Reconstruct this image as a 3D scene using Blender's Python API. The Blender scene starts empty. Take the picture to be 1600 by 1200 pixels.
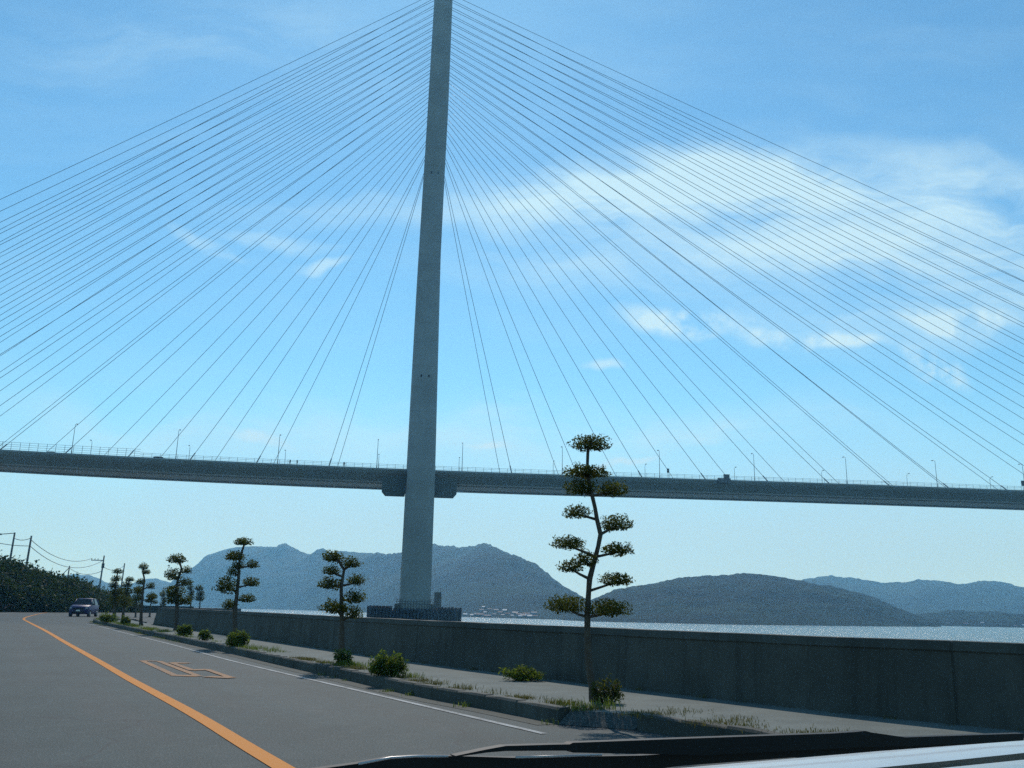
import bpy, math, random
from mathutils import Vector, Matrix, noise
rnd = random.Random(7)
sc = bpy.context.scene
COL = sc.collection
PI = math.pi

# ------------------------------------------------------------------ camera
FPX, PITCH, ROLL, EYE = 1400.0, math.radians(14.23), math.radians(1.117), 1.25
CF = Vector((0, math.cos(PITCH), math.sin(PITCH)))
CU0 = Vector((0, -math.sin(PITCH), math.cos(PITCH)))
CX = Vector((1, 0, 0))
CR = CX * math.cos(ROLL) + CU0 * math.sin(ROLL)
CU = CX * -math.sin(ROLL) + CU0 * math.cos(ROLL)
CAM = Vector((0, 0, EYE))
cd = bpy.data.cameras.new('camera'); co = bpy.data.objects.new('camera', cd); COL.objects.link(co)
cd.sensor_width = 36; cd.lens = 36 * FPX / 1600; cd.clip_start = 0.05; cd.clip_end = 30000
mw = Matrix((CR, CU, -CF)).transposed().to_4x4(); mw.translation = CAM
co.matrix_world = mw
sc.camera = co


def ray(x, y):
    d = CF + CR * ((x - 800) / FPX) + CU * ((600 - y) / FPX)
    return d / d.y


def at(x, y, Y):            # point at forward distance Y that the photo shows at pixel x, y
    return CAM + ray(x, y) * Y


def gnd(x, y, z=0.0):
    d = ray(x, y)
    return CAM + d * ((z - EYE) / d.z)


# ------------------------------------------------------------------ helpers
def tag(o, label=None, cat=None, group=None, kind=None):
    if label: o['label'] = label
    if cat: o['category'] = cat
    if group: o['group'] = group
    if kind: o['kind'] = kind
    return o


def empty(name, loc, label, cat, group=None, rz=0.0):
    o = bpy.data.objects.new(name, None); COL.objects.link(o)
    o.location = loc; o.rotation_euler = (0, 0, rz); o.empty_display_size = 0.3
    return tag(o, label, cat, group)


class MB:
    def __init__(s):
        s.v, s.f, s.sm = [], [], []

    def face(s, *pts, smooth=False):
        i = len(s.v); s.v += [tuple(p) for p in pts]; s.f.append(tuple(range(i, i + len(pts)))); s.sm.append(smooth)

    def box(s, lo, hi, M=None):
        x0, y0, z0 = lo; x1, y1, z1 = hi
        P = [Vector(p) for p in ((x0, y0, z0), (x1, y0, z0), (x1, y1, z0), (x0, y1, z0), (x0, y0, z1), (x1, y0, z1), (x1, y1, z1), (x0, y1, z1))]
        if M: P = [M @ p for p in P]
        i = len(s.v); s.v += [tuple(p) for p in P]
        for q in ((0, 3, 2, 1), (4, 5, 6, 7), (0, 1, 5, 4), (1, 2, 6, 5), (2, 3, 7, 6), (3, 0, 4, 7)):
            s.f.append(tuple(i + k for k in q)); s.sm.append(False)

    def rings(s, rings, closed=True, caps=True, smooth=True):
        n = len(rings[0]); i0 = len(s.v)
        for r in rings: s.v += [tuple(p) for p in r]
        for a in range(len(rings) - 1):
            for k in range(n if closed else n - 1):
                b = (k + 1) % n
                s.f.append((i0 + a * n + k, i0 + a * n + b, i0 + (a + 1) * n + b, i0 + (a + 1) * n + k)); s.sm.append(smooth)
        if caps and closed:
            s.f.append(tuple(i0 + k for k in reversed(range(n)))); s.sm.append(False)
            s.f.append(tuple(i0 + (len(rings) - 1) * n + k for k in range(n))); s.sm.append(False)

    def tube(s, pts, rad, n=8, caps=True, smooth=True, wob=0.0):
        pts = [Vector(p) for p in pts]
        if not isinstance(rad, (list, tuple)): rad = [rad] * len(pts)
        R = []
        for i, p in enumerate(pts):
            t = (pts[min(i + 1, len(pts) - 1)] - pts[max(i - 1, 0)]).normalized()
            a = t.cross(Vector((0, 0, 1)))
            if a.length < 0.05: a = t.cross(Vector((1, 0, 0)))
            a.normalize(); b = t.cross(a)
            if abs(t.z) > 0.6:
                a = Vector((1, 0, 0)) - t * t.x; a.normalize(); b = t.cross(a)
            R.append([p + (a * math.cos(2 * PI * k / n) + b * math.sin(2 * PI * k / n)) * rad[i] * (1 + wob * (rnd.random() - .5)) for k in range(n)])
        s.rings(R, True, caps, smooth)

    def build(s, name, mat, parent=None):
        me = bpy.data.meshes.new(name)
        me.from_pydata(s.v, [], s.f); me.update()
        me.polygons.foreach_set('use_smooth', s.sm)
        if mat: me.materials.append(mat)
        o = bpy.data.objects.new(name, me); COL.objects.link(o)
        if parent: o.parent = parent
        return o


def spline(pts, step=1.0):
    P = [Vector(p) for p in pts]; out = []
    for i in range(len(P) - 1):
        p0 = P[max(i - 1, 0)]; p1 = P[i]; p2 = P[i + 1]; p3 = P[min(i + 2, len(P) - 1)]
        n = max(1, int((p2 - p1).length / step))
        for k in range(n):
            t = k / n
            out.append(0.5 * ((2 * p1) + (p2 - p0) * t + (2 * p0 - 5 * p1 + 4 * p2 - p3) * t * t + (3 * p1 - p0 - 3 * p2 + p3) * t ** 3))
    out.append(P[-1]); return out


def interp(x, xs, ys):
    if x <= xs[0]: return ys[0]
    for i in range(len(xs) - 1):
        if x <= xs[i + 1]:
            t = (x - xs[i]) / (xs[i + 1] - xs[i]); return ys[i] + (ys[i + 1] - ys[i]) * t
    return ys[-1]


# ------------------------------------------------------------------ materials
class NT:
    def __init__(s, tree): s.t = tree
    def n(s, typ, **kw):
        nd = s.t.nodes.new(typ)
        for k, v in kw.items():
            if k.startswith('i_'):
                key = k[2:]; key = int(key) if key.isdigit() else key.replace('_', ' ')
                nd.inputs[key].default_value = v
            else: setattr(nd, k, v)
        return nd
    def l(s, a, b): s.t.links.new(a, b)
    def math(s, op, a, b=None, clamp=False):
        nd = s.t.nodes.new('ShaderNodeMath'); nd.operation = op; nd.use_clamp = clamp
        for i, v in enumerate((a, b)):
            if v is None: continue
            if isinstance(v, (int, float)): nd.inputs[i].default_value = v
            else: s.l(v, nd.inputs[i])
        return nd.outputs[0]
    def mixc(s, fac, a, b, mode='MIX'):
        nd = s.t.nodes.new('ShaderNodeMix'); nd.data_type = 'RGBA'; nd.blend_type = mode
        for key, v in ((0, fac), (6, a), (7, b)):
            if isinstance(v, (int, float)): nd.inputs[key].default_value = v
            elif isinstance(v, tuple): nd.inputs[key].default_value = v if len(v) == 4 else v + (1,)
            else: s.l(v, nd.inputs[key])
        return nd.outputs[2]
    def noise(s, scale, detail=4, rough=.55, vec=None, dim='3D'):
        nd = s.t.nodes.new('ShaderNodeTexNoise'); nd.inputs['Scale'].default_value = scale
        nd.inputs['Detail'].default_value = detail; nd.inputs['Roughness'].default_value = rough
        if vec is not None: s.l(vec, nd.inputs['Vector'])
        return nd.outputs['Fac']
    def ramp(s, fac, a, b):
        nd = s.t.nodes.new('ShaderNodeMapRange'); nd.inputs[1].default_value = a; nd.inputs[2].default_value = b
        nd.interpolation_type = 'SMOOTHSTEP'
        s.l(fac, nd.inputs[0]); return nd.outputs[0]


def newmat(name):
    m = bpy.data.materials.new(name); m.use_nodes = True
    nt = NT(m.node_tree); b = m.node_tree.nodes['Principled BSDF']
    return m, nt, b


def surf(name, c1, c2, scale=3.0, rough=0.8, bump=0.2, bscale=40.0, fine=0.25, metal=0.0, spec=0.4, coord='Object', bdist=0.01):
    """base colour wandering between two tones at a large and a fine scale, with a fine bump"""
    m, nt, b = newmat(name)
    tc = nt.n('ShaderNodeTexCoord').outputs[coord]
    f1 = nt.ramp(nt.noise(scale, 5, .6, tc), .3, .7)
    f2 = nt.noise(bscale, 3, .6, tc)
    col = nt.mixc(f1, c1, c2)
    dark = nt.mixc(nt.math('MULTIPLY', nt.ramp(f2, .35, .75), fine), col, tuple(x * .45 for x in c1))
    nt.l(dark, b.inputs['Base Color'])
    b.inputs['Roughness'].default_value = rough; b.inputs['Metallic'].default_value = metal
    b.inputs['Specular IOR Level'].default_value = spec
    if bump:
        bp = nt.n('ShaderNodeBump', i_Strength=bump, i_Distance=bdist); nt.l(f2, bp.inputs['Height']); nt.l(bp.outputs[0], b.inputs['Normal'])
    return m


def leafmat(name, dark, light, tip, trans=.35):
    m, nt, b = newmat(name)
    g = nt.n('ShaderNodeNewGeometry')
    r = g.outputs['Random Per Island']
    tc = nt.n('ShaderNodeTexCoord').outputs['Object']
    n1 = nt.ramp(nt.noise(5, 3, .6, tc), .35, .7)
    c = nt.mixc(n1, dark, light)
    c = nt.mixc(nt.math('MULTIPLY', nt.ramp(r, .55, 1.0), .8), c, tip)
    out = m.node_tree.nodes['Material Output']
    nt.l(c, b.inputs['Base Color']); b.inputs['Roughness'].default_value = .7; b.inputs['Specular IOR Level'].default_value = .12
    tr = nt.n('ShaderNodeBsdfTranslucent'); nt.l(nt.mixc(1.0, c, (1.3, 1.25, .5), 'MULTIPLY'), tr.inputs['Color'])
    mx = nt.n('ShaderNodeMixShader', i_Fac=trans)
    nt.l(b.outputs[0], mx.inputs[1]); nt.l(tr.outputs[0], mx.inputs[2]); nt.l(mx.outputs[0], out.inputs['Surface'])
    return m


def plain(name, c, rough=.5, metal=0.0, coat=0.0, spec=.5):
    m, nt, b = newmat(name)
    tc = nt.n('ShaderNodeTexCoord').outputs['Object']
    f = nt.noise(14, 4, .6, tc)
    nt.l(nt.mixc(nt.math('MULTIPLY', nt.ramp(f, .35, .75), .25), c, tuple(x * .6 for x in c)), b.inputs['Base Color'])
    b.inputs['Roughness'].default_value = rough; b.inputs['Metallic'].default_value = metal
    b.inputs['Coat Weight'].default_value = coat; b.inputs['Specular IOR Level'].default_value = spec
    return m


def asphalt():
    m, nt, b = newmat('asphalt')
    tc = nt.n('ShaderNodeTexCoord').outputs['Object']
    mp = nt.n('ShaderNodeMapping'); mp.inputs['Rotation'].default_value = (0, 0, math.radians(-29.5)); nt.l(tc, mp.inputs[0])
    mp2 = nt.n('ShaderNodeMapping'); mp2.inputs['Scale'].default_value = (1.0, .09, 1); nt.l(mp.outputs[0], mp2.inputs[0])
    base = nt.mixc(nt.ramp(nt.noise(.45, 5, .6, tc), .3, .7), (.019, .04, .041), (.033, .059, .06))
    base = nt.mixc(nt.math('MULTIPLY', nt.ramp(nt.noise(1.4, 4, .6, mp2.outputs[0]), .42, .72), .35), base, (.065, .068, .066))
    sx = nt.n('ShaderNodeSeparateXYZ'); nt.l(mp.outputs[0], sx.inputs[0])
    tr = nt.math('COSINE', nt.math('MULTIPLY', nt.math('SUBTRACT', sx.outputs[0], 3.05), 2 * PI / 1.5))
    tr = nt.math('MULTIPLY', nt.ramp(tr, -.2, 1.0), nt.ramp(nt.noise(.9, 4, .6, mp2.outputs[0]), .25, .7))
    base = nt.mixc(nt.math('MULTIPLY', tr, .4), base, (.024, .034, .033))
    blot = nt.ramp(nt.noise(3.5, 5, .7, tc), .5, .72)
    base = nt.mixc(nt.math('MULTIPLY', blot, .35), base, (.1, .118, .108))
    grit = nt.noise(55, 4, .75, tc)
    base = nt.mixc(nt.math('MULTIPLY', nt.ramp(grit, .48, .66), .7), base, (.2, .18, .165))
    base = nt.mixc(nt.math('MULTIPLY', nt.ramp(grit, .5, .3), .6), base, (.03, .032, .034))
    # tar filled cracks
    vo = nt.n('ShaderNodeTexVoronoi', feature='DISTANCE_TO_EDGE', i_Scale=.22)
    wv = nt.n('ShaderNodeVectorMath', operation='ADD'); nn = nt.n('ShaderNodeTexNoise', i_Scale=1.2, i_Detail=4.0)
    nt.l(tc, nn.inputs['Vector']); nt.l(tc, wv.inputs[0]); nt.l(nn.outputs['Color'], wv.inputs[1]); nt.l(wv.outputs[0], vo.inputs['Vector'])
    crack = nt.ramp(vo.outputs['Distance'], .006, .001)
    base = nt.mixc(nt.math('MULTIPLY', crack, .55), base, (.035, .036, .038))
    nt.l(base, b.inputs['Base Color']); b.inputs['Roughness'].default_value = .8; b.inputs['Specular IOR Level'].default_value = .25
    bp = nt.n('ShaderNodeBump', i_Strength=.6, i_Distance=.012); nt.l(grit, bp.inputs['Height']); nt.l(bp.outputs[0], b.inputs['Normal'])
    return m


def paint(name, c, worn):
    m, nt, b = newmat(name)
    tc = nt.n('ShaderNodeTexCoord').outputs['Object']
    w = nt.ramp(nt.noise(38, 5, .75, tc), .6 - worn, .78 - worn)
    big = nt.ramp(nt.noise(2.2, 4, .6, tc), .35, .75)
    w = nt.math('MULTIPLY', w, nt.math('ADD', .45, nt.math('MULTIPLY', big, .55)))
    nt.l(nt.mixc(w, c, (.1, .1, .095)), b.inputs['Base Color']); b.inputs['Roughness'].default_value = .75; b.inputs['Specular IOR Level'].default_value = .2
    return m


def concrete(name, c1, c2, streak=.5, panel=0.0):
    """weathered concrete with vertical run marks"""
    m, nt, b = newmat(name)
    tc = nt.n('ShaderNodeTexCoord').outputs['Object']
    f1 = nt.ramp(nt.noise(.8, 6, .65, tc), .3, .7)
    mp = nt.n('ShaderNodeMapping'); mp.inputs['Scale'].default_value = (3.0, 3.0, .25); nt.l(tc, mp.inputs[0])
    f2 = nt.ramp(nt.noise(1.5, 5, .7, mp.outputs[0]), .45, .75)
    f3 = nt.noise(28, 4, .7, tc)
    col = nt.mixc(f1, c1, c2)
    col = nt.mixc(nt.math('MULTIPLY', f2, streak), col, tuple(x * .4 for x in c1))
    col = nt.mixc(nt.math('MULTIPLY', nt.ramp(f3, .4, .7), .3), col, tuple(x * .55 for x in c1))
    nt.l(col, b.inputs['Base Color']); b.inputs['Roughness'].default_value = .85; b.inputs['Specular IOR Level'].default_value = .3
    bp = nt.n('ShaderNodeBump', i_Strength=.35, i_Distance=.01); nt.l(f3, bp.inputs['Height']); nt.l(bp.outputs[0], b.inputs['Normal'])
    return m


def steel(name, c, seam, dark=.8):
    """painted steel plate with the faint joints between the erected blocks"""
    m, nt, b = newmat(name)
    tc = nt.n('ShaderNodeTexCoord').outputs['Object']
    col = nt.mixc(nt.ramp(nt.noise(.12, 5, .6, tc), .3, .7), c, tuple(x * dark for x in c))
    mp = nt.n('ShaderNodeMapping'); mp.inputs['Scale'].default_value = (1, 1, .08); nt.l(tc, mp.inputs[0])
    col = nt.mixc(nt.math('MULTIPLY', nt.ramp(nt.noise(.9, 5, .7, mp.outputs[0]), .45, .8), .35), col, tuple(x * .6 for x in c))
    sp = nt.n('ShaderNodeSeparateXYZ'); nt.l(tc, sp.inputs[0])
    fr = nt.math('FRACT', nt.math('DIVIDE', sp.outputs[seam[0]], seam[1]))
    line = nt.math('LESS_THAN', fr, seam[2])
    col = nt.mixc(nt.math('MULTIPLY', line, .35), col, tuple(x * .45 for x in c))
    nt.l(col, b.inputs['Base Color']); b.inputs['Roughness'].default_value = .55
    return m


def water():
    m, nt, b = newmat('sea_water')
    tc = nt.n('ShaderNodeTexCoord').outputs['Object']
    mp = nt.n('ShaderNodeMapping'); mp.inputs['Scale'].default_value = (1.0, .6, 1); nt.l(tc, mp.inputs[0])
    b.inputs['Base Color'].default_value = (.04, .09, .11, 1)
    b.inputs['Roughness'].default_value = .22; b.inputs['IOR'].default_value = 1.33
    b.inputs['Specular IOR Level'].default_value = .5
    h1 = nt.noise(.22, 4, .6, mp.outputs[0]); h2 = nt.noise(1.3, 5, .65, mp.outputs[0])
    h = nt.math('ADD', nt.math('MULTIPLY', h1, 1.2), nt.math('MULTIPLY', h2, .5))
    bp = nt.n('ShaderNodeBump', i_Strength=1.0, i_Distance=1.1); nt.l(h, bp.inputs['Height']); nt.l(bp.outputs[0], b.inputs['Normal'])
    return m


def hillmat(name, c1, c2, c3):
    m, nt, b = newmat(name)
    tc = nt.n('ShaderNodeTexCoord').outputs['Object']
    a = nt.ramp(nt.noise(.005, 6, .65, tc), .4, .6)
    f = nt.noise(.06, 6, .75, tc)
    col = nt.mixc(a, c1, c2)
    col = nt.mixc(nt.math('MULTIPLY', nt.ramp(f, .42, .7), .7), col, c3)
    nt.l(col, b.inputs['Base Color']); b.inputs['Roughness'].default_value = .95; b.inputs['Specular IOR Level'].default_value = .1
    bp = nt.n('ShaderNodeBump', i_Strength=1.0, i_Distance=5.0); nt.l(f, bp.inputs['Height']); nt.l(bp.outputs[0], b.inputs['Normal'])
    return m


MAT = dict(
    asphalt=asphalt(),
    orange=paint('orange_road_paint', (.56, .19, .008), .03),
    fadedorange=paint('faded_orange_paint', (.42, .17, .03), .24),
    white=paint('white_road_paint', (.46, .48, .47), .26),
    pavement=surf('gravelly_concrete_pavement', (.1, .122, .112), (.155, .178, .16), 1.6, .9, .8, 45, .55),
    gutter=surf('dirty_gutter', (.05, .058, .048), (.095, .1, .08), 2.5, .9, .5, 50, .9),
    kerb=concrete('kerb_concrete', (.05, .054, .047), (.1, .104, .09), .5),
    seawall=concrete('sea_wall_concrete', (.055, .06, .053), (.095, .1, .088), .6),
    bridge=steel('tower_steel', (.35, .36, .345), (2, 14.0, .012)),
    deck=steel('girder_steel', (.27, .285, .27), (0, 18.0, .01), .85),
    sea_lit_soffit=steel('sea_lit_bottom_plate', (.7, .72, .68), (0, 18.0, .01), .9),  # paler than the girder: light thrown up off the sea, put into the colour
    bearing=plain('bearing_steel', (.09, .1, .09), .7),
    cable=plain('cable_sheath', (.2, .22, .24), .5),
    rail=plain('rail_steel', (.3, .31, .31), .45, .2),
    lamp=plain('lamp_steel', (.16, .17, .17), .45, .2),
    pier=concrete('pier_concrete', (.13, .13, .12), (.2, .2, .19), .6),
    fender=plain('fender_rubber', (.045, .045, .045), .8),
    water=water(),
    hill=hillmat('wooded_hillside', (.005, .018, .016), (.013, .034, .024), (.003, .009, .009)),
    bark=surf('tree_bark', (.075, .055, .04), (.12, .095, .07), 9, .9, .8, 60, .6),
    pole=concrete('pole_concrete', (.16, .155, .145), (.22, .21, .2), .4),
    wire=plain('wire', (.03, .03, .03), .6),
    leaf=leafmat('topiary_leaf', (.032, .046, .013), (.07, .087, .022), (.14, .14, .036), .45),
    weed=leafmat('weed_leaf', (.045, .08, .018), (.1, .15, .03), (.22, .26, .06), .5),
    dry=leafmat('dry_grass', (.09, .085, .03), (.13, .12, .045), (.2, .18, .08), .3),
    thicket=leafmat('thicket_leaf', (.015, .032, .01), (.033, .058, .016), (.06, .085, .024), .32),
    soil=surf('hillside_soil', (.01, .016, .008), (.018, .022, .011), 2, .95, .4, 12, .5),
    carpaint=plain('dark_blue_car_paint', (.008, .011, .085), .5, 0.0, .05),
    carpaint2=plain('silver_car_paint', (.45, .46, .47), .3, .5, 1.0),
    bonnet=plain('white_car_paint', (.5, .52, .52), .4, 0.0, .3),
    glass=plain('dark_car_glass', (.012, .015, .02), .15, 0.0, 0.0, .3),
    black=plain('black_plastic', (.012, .013, .014), .6, 0.0, 0.0, .2),
    rubber=plain('tyre_rubber', (.02, .02, .02), .85),
    rim=plain('alloy_rim', (.5, .5, .5), .3, .8),
    lens=plain('headlamp_lens', (.35, .36, .38), .2),
    plate=plain('number_plate', (.75, .75, .72), .5),
    housewall=plain('pale_render', (.2, .2, .18), .8),
    roofgrey=plain('grey_tile_roof', (.16, .16, .17), .6),
    roofpale=plain('pale_metal_roof', (.5, .5, .5), .6),
    roofred=plain('brown_tile_roof', (.25, .13, .09), .7),
    cloth=plain('dark_clothing', (.03, .035, .05), .8),
    sign=plain('sign_face', (.12, .13, .14), .5),
)

# ------------------------------------------------------------------ world: sky + thin cloud
SUN_EL, SUN_AZ = 43.0, -4.6
w = bpy.data.worlds.new('World'); sc.world = w; w.use_nodes = True
wn = NT(w.node_tree); bg = w.node_tree.nodes['Background']
sky = wn.n('ShaderNodeTexSky', sky_type='NISHITA', sun_disc=False, sun_elevation=math.radians(SUN_EL), sun_rotation=math.radians(SUN_AZ),
           altitude=0.0, air_density=1.0, dust_density=0.1, ozone_density=3.0)
gen = wn.n('ShaderNodeTexCoord').outputs['Generated']
sep = wn.n('ShaderNodeSeparateXYZ'); wn.l(gen, sep.inputs[0])
dy = wn.math('MAXIMUM', wn.math('ABSOLUTE', sep.outputs[1]), .12)
u = wn.math('DIVIDE', sep.outputs[0], dy); v = wn.math('DIVIDE', sep.outputs[2], dy)
uv = wn.n('ShaderNodeCombineXYZ'); wn.l(u, uv.inputs[0]); wn.l(v, uv.inputs[1]); wn.l(sep.outputs[1], uv.inputs[2])
UV = uv.outputs[0]
warpn = wn.n('ShaderNodeTexNoise', i_Scale=5.0, i_Detail=4.0); wn.l(UV, warpn.inputs['Vector'])
ws = wn.n('ShaderNodeVectorMath', operation='SCALE'); wn.l(warpn.outputs['Color'], ws.inputs[0]); ws.inputs['Scale'].default_value = .12
wp = wn.n('ShaderNodeVectorMath', operation='ADD'); wn.l(UV, wp.inputs[0]); wn.l(ws.outputs[0], wp.inputs[1])
st = wn.n('ShaderNodeMapping'); st.inputs['Rotation'].default_value = (0, 0, math.radians(14)); st.inputs['Scale'].default_value = (1.6, 6.5, 1); wn.l(wp.outputs[0], st.inputs[0])
fib = wn.noise(2.2, 8, .62, st.outputs[0])
puf = wn.noise(11, 7, .6, UV)


def spot(px, py, rx, ry, amp, rot=0.0, tex=None, lo=.35, hi=.7):
    """a soft patch of cloud in one direction of the sky"""
    d = ray(px, py)
    mp = wn.n('ShaderNodeMapping', vector_type='TEXTURE'); mp.inputs['Location'].default_value = (d.x, d.z, 0)
    mp.inputs['Rotation'].default_value = (0, 0, math.radians(rot)); mp.inputs['Scale'].default_value = (rx / FPX, ry / FPX, 40)
    src = wn.n('ShaderNodeVectorMath', operation='ADD'); wn.l(UV, src.inputs[0]); wn.l(ws.outputs[0], src.inputs[1]); src.inputs[1].default_value = (0, 0, 0)
    off = wn.n('ShaderNodeVectorMath', operation='SUBTRACT'); wn.l(src.outputs[0], off.inputs[0]); off.inputs[1].default_value = (.06, .06, .06)
    wn.l(off.outputs[0], mp.inputs[0])
    ln = wn.n('ShaderNodeVectorMath', operation='LENGTH'); wn.l(mp.outputs[0], ln.inputs[0])
    fall = wn.ramp(ln.outputs['Value'], 1.0, .15)
    t = wn.ramp(tex, lo, hi)
    front = wn.math('GREATER_THAN', sep.outputs[1], 0.0)
    return wn.math('MULTIPLY', wn.math('MULTIPLY', wn.math('MULTIPLY', fall, t), front), amp)


cov = None
for a in ((1330, 330, 760, 170, .75, -6, fib, .2, .75), (1480, 290, 360, 100, .5, -4, fib, .2, .65), (1000, 300, 420, 80, .8, 0, fib, .2, .58),
          (1500, 430, 520, 150, .65, 10, fib, .2, .75), (1000, 400, 480, 90, .5, 4, fib, .22, .62), (1180, 260, 300, 50, .6, -10, fib, .2, .55), (800, 330, 240, 60, .5, 0, fib, .22, .6),
          (1085, 496, 150, 40, 1.5, 0, puf, .3, .56), (1260, 524, 150, 26, 1.3, -4, puf, .28, .55), (1445, 568, 74, 50, 1.6, -30, puf, .28, .52),
          (1490, 490, 110, 34, 1.4, 0, puf, .28, .54), (505, 408, 50, 14, .55, 0, puf, .28, .56), (440, 375, 120, 22, .5, -8, fib, .35, .65),
          (330, 372, 110, 16, .4, -28, fib, .35, .65), (380, 694, 90, 18, .6, -8, puf, .28, .56), (960, 572, 40, 14, .6, 0, puf, .28, .56),
          (760, 688, 60, 8, .6, 0, puf, .28, .56), (985, 698, 80, 9, .7, 0, puf, .33, .6), (820, 660, 620, 80, .4, 0, fib, .3, .65), (300, 680, 420, 60, .35, -4, fib, .3, .65),
          (560, 320, 300, 50, .25, 4, fib, .35, .7), (1150, 680, 500, 40, .25, 0, fib, .35, .7), (300, 60, 420, 90, .22, 6, fib, .35, .7)):
    s_ = spot(*a); cov = s_ if cov is None else wn.math('ADD', cov, s_)
veil = wn.math('MULTIPLY', wn.ramp(fib, .35, .8), .1)
cov = wn.math('MINIMUM', wn.math('ADD', cov, veil), .9)
tint = wn.mixc(1.0, sky.outputs[0], (.60, 1.02, 1.08), 'MULTIPLY')
skycol = wn.mixc(cov, tint, (4.9, 7.0, 7.9))
low = spot(900, 860, 2200, 260, .8, 0, fib, -.8, .5)
skycol = wn.mixc(low, skycol, (3.3, 5.5, 7.4))
wn.l(skycol, bg.inputs['Color']); bg.inputs['Strength'].default_value = .125

sl = bpy.data.lights.new('sun', 'SUN'); so = bpy.data.objects.new('sun', sl); COL.objects.link(so)
sl.energy = 3.2; sl.angle = math.radians(.6); sl.color = (1.0, .96, .9)
sd = Vector((math.sin(math.radians(SUN_AZ)) * math.cos(math.radians(SUN_EL)), math.cos(math.radians(SUN_AZ)) * math.cos(math.radians(SUN_EL)), math.sin(math.radians(SUN_EL))))
so.rotation_euler = sd.to_track_quat('Z', 'Y').to_euler(); so.location = (0, 0, 60)

# ------------------------------------------------------------------ lines of the road (metres, found on the ground)
ORANGE = spline([(13, -16, 0), (6.8, -6, 0), (2.06, .8, 0), (-1.78, 7.72, 0), (-3.72, 11.3, 0), (-6.54, 16.3, 0), (-9.34, 21.35, 0), (-14.5, 30.6, 0), (-21.1, 42.5, 0), (-30.5, 59.2, 0), (-36.4, 69.9, 0), (-42.6, 82.7, 0), (-55, 110, 0), (-66, 137, 0), (-84, 190, 0)], .8)
WHITE = spline([(.41, 10.07, 0), (-1.33, 13.07, 0), (-2.62, 15.3, 0), (-4.36, 18.3, 0), (-6.8, 22.6, 0), (-10.7, 29.9, 0), (-16.4, 40.2, 0), (-23.4, 53, 0), (-26.6, 58.6, 0)], .6)
KERB = spline([(.62, 10.95, 0), (-.1, 12.15, 0), (-1.4, 14.15, 0), (-3.1, 17.3, 0), (-4.5, 19.8, 0), (-7.2, 24.8, 0), (-10.2, 30.2, 0), (-15.9, 40.5, 0), (-22.6, 52.7, 0), (-26.3, 59.3, 0), (-29, 65, 0)], .6)
KERB2 = spline([(1.45, 10.55, 0), (2.02, 9.85, 0), (3.4, 7.7, 0), (7.4, .9, 0), (11, -5, 0)], .5)
WALL = spline([(18, -4, 0), (11.5, 4.2, 0), (7.4, 8.05, 0), (5.4, 9.75, 0), (3.95, 11.3, 0), (2.75, 12.95, 0), (1.66, 14.45, 0), (.74, 15.85, 0), (-2.0, 20.2, 0), (-3.75, 23.3, 0), (-8.9, 32.7, 0), (-14.7, 43, 0), (-19.7, 52.0, 0)], .6)


def side(pts, i):
    t = (pts[min(i + 1, len(pts) - 1)] - pts[max(i - 1, 0)]); t.z = 0; t.normalize()
    return Vector((t.y, -t.x, 0))       # to the right of travel


def ribbon(pts, w0, w1, z):
    mb = MB(); L = []
    for i, p in enumerate(pts):
        n = side(pts, i); L.append((p + n * w0 + Vector((0, 0, z)), p + n * w1 + Vector((0, 0, z))))
    mb.rings([list(q) for q in L], closed=False, caps=False, smooth=False)
    return mb


# land: one sheet with a revetment face down to the sea
SEA = -6.0
coast = [p + side(WALL, i) * .75 for i, p in enumerate(WALL)]
shore = [Vector((120, -90, 0)), Vector((40, -20, 0))] + coast[4:] + [Vector(p) for p in ((-20.5, 55, 0), (-24, 64, 0), (-33.5, 88, 0), (-43, 118, 0), (-46, 138, 0), (-46, 172, 0), (-75, 220, 0), (-140, 420, 0), (-420, 520, 0), (-420, -90, 0))]
mb = MB()
mb.face(*[p for p in shore])
n0 = len(shore)
for i in range(n0 - 4):
    a, b = shore[i], shore[i + 1]
    mb.face(a, b, b + Vector((.6, .6, SEA - 2)), a + Vector((.6, .6, SEA - 2)))
ground = mb.build('ground', MAT['asphalt']); tag(ground, kind='structure')
mb = MB(); S_ = 4800
mb.face((-S_, -1500, SEA), (S_, -1500, SEA), (S_, S_, SEA), (-S_, S_, SEA))
tag(mb.build('sea', MAT['water']), kind='structure')

# road surface sheet
rl = [p + side(ORANGE, i) * -4.6 for i, p in enumerate(ORANGE)]
tag(ribbon(ORANGE, -3.25, -3.13, .006).build('road_edge_line', MAT['white']), kind='structure')
tag(ribbon(ORANGE, -.085, .085, .006).build('road_centre_line', MAT['orange']), kind='structure')
tag(ribbon(WHITE, -.045, .045, .006).build('road_side_line', MAT['white']), kind='structure')
# painted digits "50", laid out for oncoming traffic
org = gnd(282, 1044); al = Vector((-.49, .872, 0)); ac = Vector((.872, .49, 0))


def stroke(mb, pts, wd):
    P = [gnd(*p) + Vector((0, 0, .007)) for p in pts]; w_ = wd
    for a, b in zip(P[:-1], P[1:]):
        wd = w_; t = (b - a).normalized(); n = Vector((t.y, -t.x, 0))
        if abs(t.dot(al)) < .75: wd = max(wd, .3)
        n = n * wd * .5; e = t * .03
        mb.face(a - n - e, b - n + e, b + n + e, a + n - e)
mb = MB()
for pts in ([(222, 1032.6), (273, 1055.6), (310, 1056.8), (249, 1033.8), (222, 1032.6)], [(292, 1036.8), (268, 1036), (300, 1047.6), (323, 1046.6), (361, 1059.7), (325, 1058)]):
    stroke(mb, pts, .13)
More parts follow.
